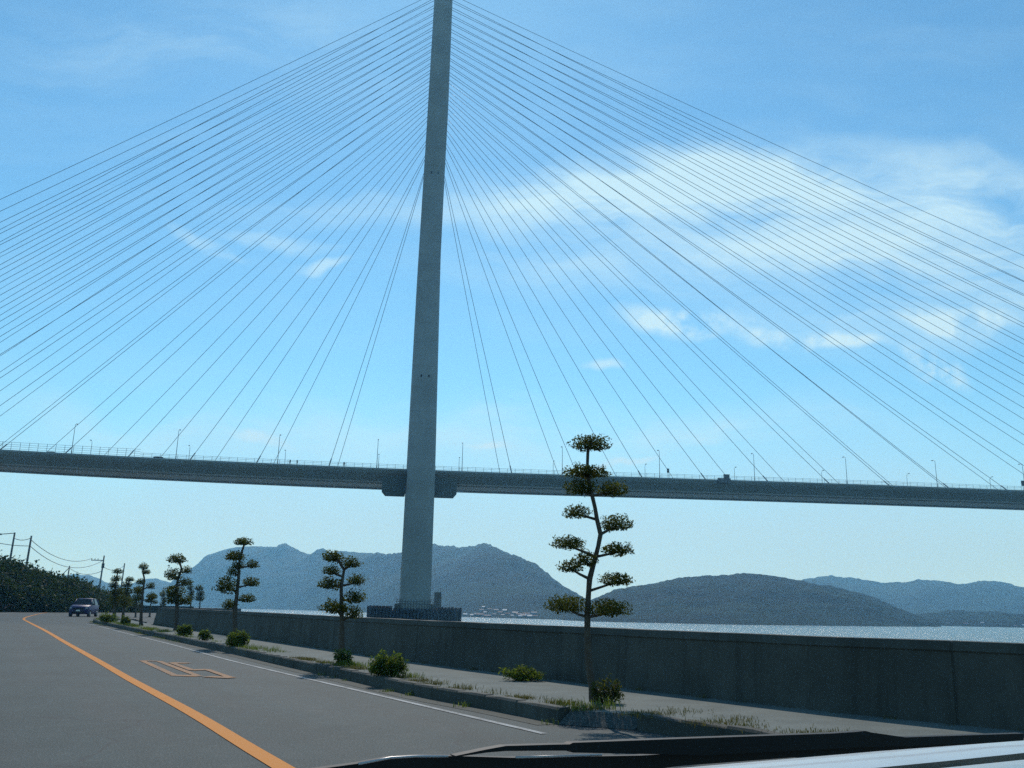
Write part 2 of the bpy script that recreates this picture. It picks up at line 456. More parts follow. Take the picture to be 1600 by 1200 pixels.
# lift each stroke a hair above the one before so crossing ends never share a plane
for k in range(0, len(mb.v), 4):
    for q in range(4):
        x, y, z = mb.v[k + q]; mb.v[k + q] = (x, y, z + .0006 * (k // 4))
tag(mb.build('road_speed_marking', MAT['fadedorange']), kind='structure')


# pavement (raised) between kerb and wall, with the planter nose
def slab(name, left, right, z, mat):
    mb = MB(); N = 90
    def res(P):
        L = [0]
        for a, b in zip(P[:-1], P[1:]): L.append(L[-1] + (b - a).length)
        out = []
        for k in range(N + 1):
            s = L[-1] * k / N
            i = max(j for j in range(len(L)) if L[j] <= s + 1e-9); i = min(i, len(P) - 2)
            t = (s - L[i]) / max(L[i + 1] - L[i], 1e-6); out.append(P[i].lerp(P[i + 1], min(t, 1)))
        return out
    A, B = res(left), res(right)
    up = Vector((0, 0, z))
    mb.rings([[a + up, b + up] for a, b in zip(A, B)], closed=False, caps=False, smooth=False)
    return mb.build(name, mat)


kin = [p + side(KERB, i) * .16 for i, p in enumerate(KERB)]
k2in = [p + side(KERB2, i) * -.16 for i, p in enumerate(KERB2)]
i0 = min(range(len(WALL)), key=lambda i: (WALL[i] - Vector((3.0, 12.6, 0))).length)
wl = WALL[i0:] + [Vector((-22.4, 57, 0)), Vector((-26.8, 66, 0))]
gapA, gapB = kin[0], k2in[0]
W0 = WALL[i0] + Vector((.02, .01, 0))
tag(slab('pavement', kin, [p + Vector((.02, .01, 0)) for p in wl], .15, MAT['pavement']), kind='structure')
tag(slab('pavement', k2in, [p + Vector((.02, .01, 0)) for p in reversed(WALL[:i0 + 1])], .15, MAT['pavement']), kind='structure')
mb = MB(); up = Vector((0, 0, .15)); out = Vector((-.5, -.28, .006)) * .9
mb.face(gapA + up, gapB + up, W0 + up)
tag(mb.build('pavement', MAT['pavement']), kind='structure')
mb = MB()
ga, gb = gapA + (gapB - gapA) * .05, gapB - (gapB - gapA) * .03
g0, g1 = KERB[0] + Vector((-.02, -.05, .005)), KERB2[0] + Vector((-.03, -.03, .005))
mb.face(ga + up, g0, g1, gb + up)
mb.face(gapA + up, KERB[0] + Vector((0, 0, .005)), g0, ga + up); mb.face(gapB + up, gb + up, g1, KERB2[0] + Vector((0, 0, .005)))
tag(mb.build('driveway_ramp', MAT['asphalt']), kind='structure')


def kerbstones(pts, sgn, top):
    mb = MB(); acc = 0; L = .6
    P = spline(pts, .3)
    n = len(P)
    rings = []
    jit = 0; lean = 0
    for i, p in enumerate(P):
        s = side(P, i) * sgn
        if i % 2 == 0:
            if i:
                t = (P[i] - P[i - 1]).normalized() * .012
                for q in (p - t, p + t * .2):
                    rings.append([q + s * .01 + Vector((0, 0, -.05)), q + s * .015 + Vector((0, 0, top * .85)), q + s * .035 + Vector((0, 0, top - .012)), q + s * .15 + Vector((0, 0, top - .012)), q + s * .16 + Vector((0, 0, -.05))])
            jit = rnd.uniform(-.004, .004); lean = rnd.uniform(-.005, .005); p = p + (P[min(i + 1, n - 1)] - p) * .05
        h = top + jit
        rings.append([p + s * lean + Vector((0, 0, -.05)), p + s * (lean + .01) + Vector((0, 0, h * .85)), p + s * (lean + .03) + Vector((0, 0, h)), p + s * .16 + Vector((0, 0, h)), p + s * .16 + Vector((0, 0, -.05))])
    mb.rings([list(reversed(q)) for q in rings], True, True, False)
    return mb
tag(ribbon(KERB, -.3, .02, .004).build('gutter', MAT['gutter']), kind='structure')
tag(kerbstones(KERB, 1, .18).build('kerb', MAT['kerb']), kind='structure')
tag(kerbstones([KERB[-1], Vector((-29.1, 66.6, 0)), Vector((-28.3, 67.6, 0)), Vector((-26.8, 67.2, 0)), Vector((-25.6, 64.5, 0)), Vector((-22.3, 57.5, 0))], 1, .19).build('kerb', MAT['kerb']), kind='structure')
tag(kerbstones(KERB2, -1, .17).build('kerb', MAT['kerb']), kind='structure')

# sea wall: battered face, coping, sloped end
mb = MB(); rings = []
for i, p in enumerate(WALL):
    n = side(WALL, i); h = 1.02 + .06 * interp(p.y, [20, 50], [0, 1])
    h += rnd.uniform(-.004, .004)
    z = lambda v: Vector((0, 0, v))
    if i % 9 == 4:
        t_ = (WALL[i + 1] - WALL[i]).normalized() * .022 if i + 1 < len(WALL) else Vector()
        q_ = p - t_ * 1.6
        rings.append([q_ + z(-.1), q_ + n * .06 + z(h - .12), q_ + n * .04 + z(h - .1), q_ + n * .06 + z(h), q_ + n * .42 + z(h), q_ + n * .7 + z(-.1)])
        for q_ in (p - t_ * 1.5, p - t_ * .5):
            rings.append([q_ + n * .015 + z(-.1), q_ + n * .075 + z(h - .125), q_ + n * .055 + z(h - .105), q_ + n * .07 + z(h - .01), q_ + n * .42 + z(h - .01), q_ + n * .7 + z(-.1)])
    rings.append([p + z(-.1), p + n * .06 + z(h - .12), p + n * .04 + z(h - .1), p + n * .06 + z(h), p + n * .42 + z(h), p + n * .7 + z(-.1)])
# end slopes down
p = WALL[-1]; n = side(WALL, len(WALL) - 1); t = Vector((-n.y, n.x, 0))
rings.append([q + t * (1.15 - max(q.z, 0) * .95) for q in rings[-1]])
mb.rings(rings, True, True, False)
sw = mb.build('sea_wall', MAT['seawall']); tag(sw, 'long low grey concrete sea wall running beside the pavement', 'wall')

mb = MB(); mb.box((-62, 137.4, -6), (-47, 138.6, 1.05)); mb.box((-61, 138.6, -6), (-47.5, 165, .8))
tag(mb.build('quay_wall', MAT['kerb']), 'pale low quay wall at the far bend of the shore', 'wall')

# ------------------------------------------------------------------ the bridge
BD = Vector((.9923, .124, 0)); BN = Vector((-.124, .9923, 0)); BC = Vector((-26.5, 269, 0))


def B(s, tr, z): return BC + BD * s + BN * tr + Vector((0, 0, z))


def deckz(s):
    return 39.75 + (8.5e-5 * s * s if s < 0 else .75 * (1 - math.exp(-(s / 95.0) ** 2)))


bridge = empty('cable_stayed_bridge', (0, 0, 0), 'pale grey cable-stayed bridge with one tall slender tower over the water', 'bridge')
# deck girder
mb = MB(); rings = []
for k in range(-46, 71):
    s = k * 9.0; z = deckz(s)
    rings.append([B(s, t, z + dz) for t, dz in ((-15, 0), (-15.05, -.45), (-14.6, -1.1), (-11.8, -3.15), (7, -3.15), (14.6, -1.1), (15, -.4), (15, 0))])
mb.rings(rings, True, True, False)
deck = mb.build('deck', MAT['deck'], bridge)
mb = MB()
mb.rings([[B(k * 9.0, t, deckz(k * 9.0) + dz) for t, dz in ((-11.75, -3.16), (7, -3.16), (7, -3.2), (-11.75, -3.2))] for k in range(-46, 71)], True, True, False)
mb.build('bottom_plate', MAT['sea_lit_soffit'], deck)  # thin slab in the colour brightened for light off the water
mb = MB()
rings = []
for k in range(-46, 71):
    s = k * 9.0; z = deckz(s) + .01
    rings.append([B(s, t, z + dz) for t, dz in ((-15.25, -.28), (-15.25, .18), (-14.9, .18), (-14.9, -.0))])
mb.rings(rings, True, True, False)
mb.build('edge_beam', MAT['rail'], deck)
# underside maintenance rails and drain pipes
mb = MB()
for t in (-9.0, 2.5):
    mb.rings([[B(k * 9.0, t, deckz(k * 9.0) - 3.25), B(k * 9.0, t + .3, deckz(k * 9.0) - 3.25), B(k * 9.0, t + .3, deckz(k * 9.0) - 3.5), B(k * 9.0, t, deckz(k * 9.0) - 3.5)] for k in range(-46, 71)], True, True, False)
mb.build('inspection_rail', MAT['rail'], deck)
for sgn in (-1, 1):
    mb = MB(); mbt = MB()
    s = -390.0
    while s < 560:
        tall = s < -78
        h = 2.35 if tall else 1.35
        z = deckz(s)
        c = B(s, sgn * 14.85, z)
        mb.tube([c, c + Vector((0, 0, h + .1))], .06 if tall else .045, 4, True, False)
        s += 2.3
    for (a, b, hs) in ((-390, -78, (.6, 1.2, 1.75, 2.35)), (-78, 560, (.5, .95, 1.35))):
        for h in hs:
            n = int((b - a) / 10)
            mb.tube([B(a + (b - a) * k / n, sgn * 14.85, deckz(a + (b - a) * k / n) + h) for k in range(n + 1)], .035, 4, False, False)
    mb.build('railing', MAT['rail'], bridge)


def towers(z):      # centre offset along the bridge, half width along, of the tower
    c = interp(z, [-6, 107, 160, 215], [-.85, -.95, -.25, .05])
    hw = interp(z, [-6, 3, 38, 108, 160, 215], [4.3, 4.13, 3.85, 3.36, 3.32, 3.0])
    return c, hw


def leg_tr(z):      # distance of the leg's centre from the bridge axis, half width across
    return interp(z, [-6, 36, 42, 138, 215], [13.5, 18.6, 18.6, 3.6, 3.3]), interp(z, [-6, 40, 138, 215], [3.4, 2.8, 2.4, 2.2])


for sgn in (-1, 1):
    mb = MB(); rings = []
    for z in [-6, 3, 15, 26, 36, 40, 44] + list(range(52, 138, 8)) + [138, 142, 150, 160, 170, 180, 190, 200, 208, 215]:
        c, hw = towers(z); t, ht = leg_tr(z); ch = .55
        ring = []
        for (a, b) in ((-hw + ch, -ht), (hw - ch, -ht), (hw, -ht + ch), (hw, ht - ch), (hw - ch, ht), (-hw + ch, ht), (-hw, ht - ch), (-hw, -ht + ch)):
            ring.append(B(c + a, sgn * t + b, z))
        rings.append(ring)
    mb.rings(rings, True, True, False)
    leg = mb.build('tower_leg', MAT['bridge'], bridge)
    # small access openings in the outer face
    if sgn < 0:
        for z, offs in ((137.6, (-.9, 1.25)), (67, (-1.1, 1.1))):
            c, hw = towers(z); t, ht = leg_tr(z)
            for a in offs:
                mb = MB()
                mb.box((-.2, -.12, -.34), (.2, .12, .34), Matrix.Translation(B(c + a, -t - ht - .02, z)) @ Matrix.Rotation(math.atan2(BD.y, BD.x), 4, 'Z'))
                mb.build('access_hatch', MAT['fender'], leg)
# links between the two upper columns
for z in (141, 160, 178, 196, 211):
    mb = MB(); c, hw = towers(z); t, ht = leg_tr(z)
    a = hw - .7; q = t - ht + .1
    P = [B(c + x, y, zz) for zz in (z - 1.5, z + 1.5) for x, y in ((-a, -q), (a, -q), (a, q), (-a, q))]
    mb.rings([P[:4], P[4:]], True, True, False)
    mb.build('tower_strut', MAT['bridge'], bridge)
# cross beam below the deck with stepped bearings
mb = MB()
prof = [(-4.2, 34.9), (-4.2, 32.6), (2.2, 32.6), (2.2, 34.9)]
mb.rings([[B(s, -17.0, z) for s, z in prof], [B(s, 17.0, z) for s, z in prof]], True, True, False)
cb = mb.build('cross_beam', MAT['deck'], bridge)
for a, b, c0, c1 in ((-11.6, -5.0, -10.6, -5.2), (3.0, 9.4, 3.2, 8.5)):
    mb = MB()
    pr = [(c0, 32.0), (c1, 32.0), (b, 33.1), (b, 37.6), (a, 37.6), (a, 33.1)]
    mb.rings([[B(s, -17.0, z) for s, z in pr], [B(s, -15.2, z) for s, z in pr]], True, True, False)
    mb.build('wind_bearing', MAT['bearing'], cb)
# a small walkway bracket on the right of the beam
mb = MB(); mb.rings([[B(s, -16.6, z) for s, z in ((9.4, 33.9), (11.6, 33.9), (11.6, 34.05), (9.4, 34.05))], [B(s, -14, z) for s, z in ((9.4, 33.9), (11.6, 33.9), (11.6, 34.05), (9.4, 34.05))]], True, True, False)
for s in (10.4, 11.5):
    mb.tube([B(s, -16.5, 34.05), B(s, -16.5, 35.1)], .05, 4)
mb.tube([B(9.4, -16.5, 35.1), B(11.6, -16.5, 35.1)], .05, 4)
mb.build('walkway', MAT['rail'], cb)
# pier in the water
pier = MB()
def pbox(mb, s0, s1, t0, t1, z0, z1):
    P = [B(s, t, z) for z in (z0, z1) for s, t in ((s0, t0), (s1, t0), (s1, t1), (s0, t1))]
    mb.rings([P[:4], P[4:]], True, True, False)
pbox(pier, -13, 11, -18.2, 19, -8, .9)
pbox(pier, -13.05, -7.4, -18.3, 19.1, .95, 2.0)
pbox(pier, 5.1, 11.05, -18.3, 19.1, .95, 1.75)
pbox(pier, -6.4, 4.6, -17.6, -9.4, .95, 2.6)
pbox(pier, -6.4, 4.6, 9.4, 17.6, .95, 2.6)
pr = pier.build('pier', MAT['pier'], bridge)
mb = MB()
s = -12.9
while s < 11:
    top = 2.15 if s < -7.2 else (1.95 if s > 5 else 1.5)
    mb.tube([B(s, -18.75, -7.5), B(s, -18.75, top + rnd.uniform(-.15, .15))], .36, 8)
    s += .92
t = -18.2
while t < 19:
    for s in (-13.45, 11.45): mb.tube([B(s, t, -7.5), B(s, t, 1.9)], .36, 8)
    t += 1.0
mb.build('fender', MAT['fender'], pr)
mb = MB()
for k in range(14):
    s = -5.9 + k * .76
    mb.tube([B(s, -17.9, .9), B(s, -17.9, 3.9 + .5 * (k % 2) * 0)], .09, 5)
for z in (2.7, 3.3, 3.9): mb.tube([B(-5.9, -17.9, z), B(4.0, -17.9, z)], .06, 4)
mb.build('guard_fence', MAT['pier'], pr)
mb = MB(); pbox(mb, 5.4, 7.4, 6, 9, 1.76, 6.4); mb.build('pier_hut', MAT['pier'], pr)

# stay cables
SIDE_S = [27, 47.2, 65.4, 82.1, 98.8, 115.8, 130.7, 141.4, 151.5, 159.6, 166.7, 173, 179.6, 186.3, 192.8, 200, 206.8, 213.2, 219.8, 226.2, 233.6]
LEV = [140, 146, 151.3, 156, 160.2, 164, 167.4, 170.5, 173.6, 176.6, 179.5, 182.2, 184.9, 187.6, 190.6, 193.3, 196.3, 199.1, 202, 205, 208]
for sd_ in (-1, 1):
    for pl in (-1, 1):
        for k, z in enumerate(LEV):
            c, hw = towers(z)
            sa = c + sd_ * (hw - .1)
            if sd_ < 0: sb = -SIDE_S[k]
            else: sb = 25.7 + 19.6 * k
            a = B(sa, pl * 1.3, z); b = B(sb, pl * 12.0, deckz(sb) + .3)
            L = (a - b).length; sag = .0000200 * L * L
            mb = MB()
            n = 10 if L > 120 else 4
            mb.tube([a.lerp(b, q / n) - Vector((0, 0, sag * 4 * (q / n) * (1 - q / n))) for q in range(n + 1)], .072, 6, True, True)
            d = (a - b).normalized()
            mb.tube([b, b + d * 2.6], .17, 6)
            mb.build('stay_cable', MAT['cable'], bridge)

# lamps on the deck
ORD = ['first', 'second', 'third', 'fourth', 'fifth', 'sixth', 'seventh', 'eighth']


def lampmb(sgn):
    mb = MB(); mb.tube([(0, 0, 0), (0, 0, 1.1)], .13, 8)
    mb.tube([(0, 0, 1.0), (0, 0, 7.9), (0, -sgn * -.12, 8.35), (0, -sgn * -.5, 8.62), (0, -sgn * -1.15, 8.7)], [.09, .06, .055, .05, .045], 6)
    hd = MB(); hd.box((-.16, -.36, -.07), (.16, .36, .09), Matrix.Translation((0, sgn * 1.35, 8.7)))
    return mb, hd


proto = {}
for edge, sgn in (('near', 1), ('far', -1)):
    for sd_ in (-1, 1):
        for k in range(7 if sd_ > 0 else 5):
            s = (-13.4 - 27.6 * k if sgn > 0 else -13.6 - 29 * k) if sd_ < 0 else (10.9 + 29.3 * k if sgn > 0 else 11.9 + 30.6 * k)
            nm = 'left' if sd_ < 0 else 'right'
            o = empty('street_lamp', B(s, -sgn * 14.3, deckz(s) + .02), f'grey street lamp on the {edge} deck edge, {ORD[k]} to the {nm} of the tower', 'street lamp', 'street lamps along the bridge deck', math.atan2(BD.y, BD.x))
            if sgn not in proto:
                p, h = lampmb(sgn); po = p.build('pole', MAT['lamp'], o); ho = h.build('lamp_head', MAT['lamp'], o); proto[sgn] = (po, ho)
            else:
                for src in proto[sgn]:
                    c = src.copy(); COL.objects.link(c); c.parent = o
# signs, cabinet
def deck_thing(name, s, tr, label, cat):
    return empty(name, B(s, tr, deckz(s)), label, cat, None, math.atan2(BD.y, BD.x))
o = deck_thing('equipment_cabinet', 89.5, -15.4, 'dark boxy equipment cabinet fixed to the outer edge of the bridge deck', 'cabinet')
mb = MB(); mb.box((-2.6, -.5, -.9), (1.2, .3, .55)); mb.build('base', MAT['sign'], o)
mb = MB(); mb.box((-.7, -.45, .55), (.9, .35, 1.6)); mb.box((-.8, -.5, 1.6), (1.0, .4, 1.7)); mb.build('housing', MAT['sign'], o)
o = deck_thing('road_sign', 72.2, -13.8, 'small dark road sign on a post at the near deck edge', 'sign')
mb = MB(); mb.tube([(0, 0, 0), (0, 0, 2.9)], .07, 6); mb.build('post', MAT['lamp'], o)
mb = MB(); mb.box((-.35, -.1, 1.9), (.35, -.06, 3.2)); mb.build('sign_board', MAT['sign'], o)
o = deck_thing('road_sign', 186.5, -13.8, 'dark road sign at the near deck edge, close to the right edge of the photo', 'sign')
mb = MB(); mb.tube([(0, 0, 0), (0, 0, 2.9)], .07, 6); mb.build('post', MAT['lamp'], o)
mb = MB(); mb.box((-.6, -.1, 1.7), (.6, -.06, 3.4)); mb.build('sign_board', MAT['sign'], o)

# ------------------------------------------------------------------ people on the bridge
def person_mesh(stride):
    J = {'pel': (0, 0, .95, .14), 'belly': (0, 0, 1.12, .14), 'chest': (0, 0, 1.35, .16), 'neck': (0, 0, 1.5, .06), 'head': (0, .02, 1.6, .085), 'top': (0, .01, 1.7, .075),
         'nose': (0, .11, 1.6, .02),
         'hl': (-.1, 0, .9, .1), 'kl': (-.11, stride, .5, .065), 'al': (-.11, stride * .4, .08, .045), 'tl': (-.11, stride * .4 + .16, .04, .04),
         'hr': (.1, 0, .9, .1), 'kr': (.11, -stride * .3, .5, .065), 'ar': (.11, -stride, .08, .045), 'tr': (.11, -stride + .16, .04, .04),
         'sl': (-.2, 0, 1.42, .07), 'el': (-.27, -.04, 1.12, .045), 'wl': (-.27, .1, .88, .035), 'fl': (-.27, .16, .8, .03),
         'sr': (.2, 0, 1.42, .07), 'er': (.27, -.04, 1.12, .045), 'wr': (.27, .12, .9, .035), 'fr': (.27, .18, .82, .03)}
    E = ['pel-belly', 'belly-chest', 'chest-neck', 'neck-head', 'head-top', 'head-nose', 'pel-hl', 'hl-kl', 'kl-al', 'al-tl', 'pel-hr', 'hr-kr', 'kr-ar', 'ar-tr', 'chest-sl', 'sl-el', 'el-wl', 'wl-fl', 'chest-sr', 'sr-er', 'er-wr', 'wr-fr']
    ks = list(J); me = bpy.data.meshes.new('person')
    me.from_pydata([J[k][:3] for k in ks], [tuple(ks.index(q) for q in e.split('-')) for e in E], []); me.update()
    me.materials.append(MAT['cloth'])
    return me, [J[k][3] for k in ks]


for s, rz, lab, st in ((-37.6, 1.2, 'darkly dressed person on the bridge, the left one of two standing together', .1), (-35.6, -1.0, 'darkly dressed person on the bridge, the right one of two standing together', .05), (-22.6, .2, 'darkly dressed person standing alone on the bridge left of the tower', .12)):
    me, rad = person_mesh(st)
    o = bpy.data.objects.new('person', me); COL.objects.link(o); o.location = B(s, -14.2, deckz(s)); o.rotation_euler = (0, 0, rz)
    m = o.modifiers.new('skin', 'SKIN')
    for v_, r in zip(me.skin_vertices[0].data, rad): v_.radius = (r, r)
    me.skin_vertices[0].data[0].use_root = True
    o.modifiers.new('sub', 'SUBSURF').levels = 1
    tag(o, lab, 'person', 'people on the bridge footway')


# ------------------------------------------------------------------ cars
def make_car(name, loc, rz, label, paintm, W=1.7, H=1.6, L=4.0):
    o = empty(name, loc, label, 'car', None, rz)      # front faces -Y
    hw = W / 2
    mb = MB(); rings = []
    # stations from nose to tail: y, half width low, half width high, z low, z high
    for y, wl, wh, z0, z1 in ((-L * .5, .72, .66, .42, .72), (-L * .49, .84, .8, .28, .86), (-L * .46, .93, .9, .24, .95), (-L * .36, 1.0, .94, .24, 1.02), (-L * .24, 1.0, .95, .24, 1.07),
                              (0, 1.0, .95, .24, 1.08), (L * .25, 1.0, .95, .24, 1.1), (L * .42, .98, .94, .26, 1.1), (L * .48, .93, .9, .32, 1.06), (L * .5, .86, .84, .42, 1.0)):
        a, b = wl * hw, wh * hw; m_ = (z0 + z1) / 2
        rings.append([Vector(p) for p in ((-a * .9, y, z0), (-a, y, z0 + .12), (-a * 1.0, y, m_), (-b, y, z1 - .08), (-b * .88, y, z1), (b * .88, y, z1), (b, y, z1 - .08), (a, y, m_), (a, y, z0 + .12), (a * .9, y, z0))])
    mb.rings(rings, True, True, True)
    body = mb.build('body', paintm, o)
    # cabin: glasshouse and roof
    mb = MB(); rings = []
    for y, b, z0, z1 in ((-L * .235, .84, 1.05, 1.07), (-L * .07, .74, 1.05, H - .06), (L * .05, .73, 1.05, H - .01), (L * .3, .73, 1.05, H - .03), (L * .42, .72, 1.05, H - .1), (L * .475, .8, 1.05, 1.12)):
        rings.append([Vector(p) for p in ((-hw * .92, y, z0), (-hw * b, y, z1 - .03), (-hw * b * .9, y, z1), (hw * b * .9, y, z1), (hw * b, y, z1 - .03), (hw * .92, y, z0))])
    mb.rings(rings, True, True, False)
    mb.build('window', MAT['glass'], o)
    mb = MB(); rings = []
    for y, b, z in ((-L * .065, .73, H - .055), (L * .05, .75, H), (L * .3, .75, H - .015), (L * .425, .73, H - .085)):
        rings.append([Vector(p) for p in ((-hw * b, y, z - .03), (-hw * b * .9, y, z + .012), (hw * b * .9, y, z + .012), (hw * b, y, z - .03))])
    mb.rings(rings, True, True, True)
    for sx in (-1, 1):
        mb.tube([(sx * hw * .86, -L * .235, 1.06), (sx * hw * .745, -L * .068, H - .05)], .035, 5)
        mb.tube([(sx * hw * .9, L * .08, 1.06), (sx * hw * .755, L * .08, H - .04)], .04, 5)
        mb.tube([(sx * hw * .88, L * .46, 1.06), (sx * hw * .74, L * .42, H - .09)], .06, 5)
    mb.build('roof', paintm, o)
    for sx in (-1, 1):
        mb = MB(); mb.box((-.17, -.03, -.07), (.17, .05, .08), Matrix.Translation((sx * hw * .68, -L * .487, .78)) @ Matrix.Rotation(sx * -.3, 4, 'Z')); mb.build('headlight', MAT['lens'], o)
        mb = MB(); mb.box((-.09, -.05, -.06), (.09, .06, .07), Matrix.Translation((sx * (hw + .06), -L * .2, 1.14))); mb.build('wing_mirror', MAT['black'], o)
        for y in (-L * .33, L * .31):
            mb = MB(); mb.tube([(sx * (hw - .2), y, .31), (sx * (hw + .005), y, .31)], .31, 20)
            wh = mb.build('wheel', MAT['rubber'], o)
            mb = MB(); mb.tube([(sx * (hw - .02), y, .31), (sx * (hw + .02), y, .31)], .19, 14); mb.build('rim', MAT['rim'], wh)
    mb = MB(); mb.box((-hw * .5, -L * .512, .66), (hw * .5, -L * .49, .8)); mb.box((-hw * .62, -L * .508, .34), (hw * .62, -L * .485, .5)); mb.build('grille', MAT['black'], o)
    mb = MB(); mb.box((-.165, -L * .518, .5), (.165, -L * .505, .62)); mb.build('number_plate', MAT['plate'], o)
    mb = MB(); mb.box((-.1, -.02, 0), (.1, .02, .1), Matrix.Translation((0, L * .0, H + .005))); 
    return o


g = gnd(130, 963.5)
make_car('car', (g.x, g.y, .006), math.radians(11), 'dark blue compact car coming towards us at the bend', MAT['carpaint'], 1.78, 1.66, 4.1)
make_car('car', B(-103.5, -6.5, deckz(-103.5) + .01), math.radians(97), 'dark car on the bridge deck behind the tall railing', MAT['carpaint'])
make_car('car', B(-74, -9.0, deckz(-74) + .01), math.radians(97), 'low dark car on the bridge deck where the tall railing ends', MAT['black'], 1.7, 1.45)

# ------------------------------------------------------------------ our own car's bonnet and wiper (heading h, right r)
H_ = Vector((-.49, .872, 0)); R_ = Vector((.872, .49, 0))


def V(a, r, z): return H_ * a + R_ * r + Vector((0, 0, z))


own = empty('car', V(.9, .45, 0), 'white bonnet of the car we look out of, with black wiper', 'car')
OL = V(.9, .45, 0)
def own_build(mb, name, mat, par=None):
    mb.v = [tuple(Vector(p) - OL) for p in mb.v]; return mb.build(name, mat, par or own)
mb = MB(); rings = []
for a, z, hw in ((.55, 1.1285, .82), (.59, 1.131, .82), (.63, 1.1255, .82), (.67, 1.114, .82), (.72, 1.098, .82), (.8, 1.068, .8), (.95, 1.015, .78), (1.15, .94, .77), (1.35, .85, .75), (1.5, .74, .73)):
    ring = []
    for k in range(17):
        q = -1 + k / 8
        ring.append(V(a, .45 + q * hw, z - .02 * q ** 8 + .002 * math.exp(-((abs(q) - .62) / .1) ** 2)))
    rings.append(ring)
mb.rings(rings, closed=False, caps=False, smooth=True)
own_build(mb, 'bonnet', MAT['bonnet'])
mb = MB(); rings = []
for a, z in ((.40, 1.13), (.46, 1.136), (.52, 1.13), (.544, 1.122)):
    rings.append([V(a, .45 + (-1 + k / 6) * .8, z - .02 * (-1 + k / 6) ** 8) for k in range(13)])
mb.rings(rings, closed=False, caps=False, smooth=True)
own_build(mb, 'cowl_cover', MAT['rim'])
for sgn in (-1, 1):
    mb = MB(); rings = []
    for a, z1, z0, ou in ((.3, 1.115, .3, .87), (.6, 1.105, .3, .88), (.95, .98, .35, .86), (1.35, .82, .45, .83), (1.55, .68, .3, .75)):
        rings.append([V(a, .45 + sgn * .825, z1 - .01), V(a, .45 + sgn * (ou + .005), z1 - .09), V(a, .45 + sgn * (ou + .01), (z0 + z1) / 2), V(a, .45 + sgn * ou, z0)])
    mb.rings(rings, closed=False, caps=False, smooth=True)
    own_build(mb, 'wing', MAT['bonnet'])
    mb = MB(); mb.tube([V(1.0, .45 + sgn * .62, .3), V(1.0, .45 + sgn * .84, .3)], .3, 20); own_build(mb, 'wheel', MAT['rubber'])
    mb = MB(); mb.box((-.16, -.02, -.09), (.16, .02, .09), Matrix.Translation(V(1.57, .45 + sgn * .53, .62)) @ Matrix.Rotation(math.radians(29.3), 4, 'Z')); own_build(mb, 'headlight', MAT['lens'])
mb = MB()
mb.rings([[V(1.51, .45 - .73, z), V(1.56, .45 - .4, z), V(1.58, .45, z), V(1.56, .45 + .4, z), V(1.51, .45 + .73, z)] for z in (.73, .55, .3)], closed=False, caps=False, smooth=True)
own_build(mb, 'front_panel', MAT['bonnet'])
mb = MB(); mb.box((-.4, -.02, -.05), (.4, .02, .05), Matrix.Translation(V(1.59, .45, .52)) @ Matrix.Rotation(math.radians(29.3), 4, 'Z')); own_build(mb, 'grille', MAT['black'])


def wp_pt(x, y, a):         # point of the wiper, in the upright plane a metres ahead of us, across the car
    d = ray(x, y); return CAM + d * (a / d.dot(H_))


def bar(mb, top, bot, a, th):
    """a bar whose upper and lower outlines are known, th deep along the car"""
    rings = []
    for (x0, y0), (x1, y1) in zip(top, bot):
        p, q = wp_pt(x0, y0, a), wp_pt(x1, y1, a)
        rings.append([p, p + H_ * th, q + H_ * th, q])
    mb.rings(rings, True, True, False)


wiper = MB()
bar(wiper, [(480, 1204), (560, 1193), (610, 1183.5), (650, 1181), (720, 1181.5), (800, 1184), (1000, 1180.5), (1060, 1177), (1300, 1166), (1600, 1153)],
    [(480, 1216), (560, 1213), (610, 1212), (650, 1211), (720, 1209), (800, 1209), (1000, 1206), (1060, 1197), (1300, 1179), (1600, 1157)], .44, .005)
ob = own_build(wiper, 'wiper', MAT['black'])
mb = MB()
bar(mb, [(712, 1181), (760, 1171), (790, 1165.5), (860, 1163.5), (890, 1163), (895, 1160.5), (1100, 1153), (1300, 1146), (1338, 1143.5), (1352, 1142), (1362, 1144.5), (1415, 1152), (1600, 1146)],
    [(712, 1183), (760, 1176), (790, 1173.5), (860, 1173), (890, 1173), (895, 1176), (1100, 1180), (1300, 1170), (1338, 1168), (1352, 1167), (1362, 1167), (1415, 1166), (1600, 1157)], .428, .006)
own_build(mb, 'blade', MAT['black'], ob)
for pts in (((806, 1183.3), (880, 1181.3), (940, 1179.4)), ((560, 1193.6), (610, 1184), (650, 1181.6), (700, 1182))):  # highlights along the wiper edges, modelled as thin bright threads
    mb = MB(); mb.tube([wp_pt(x, y, .437) for x, y in pts], .0006, 5)
    own_build(mb, 'wiper_highlight', MAT['rim'], ob)


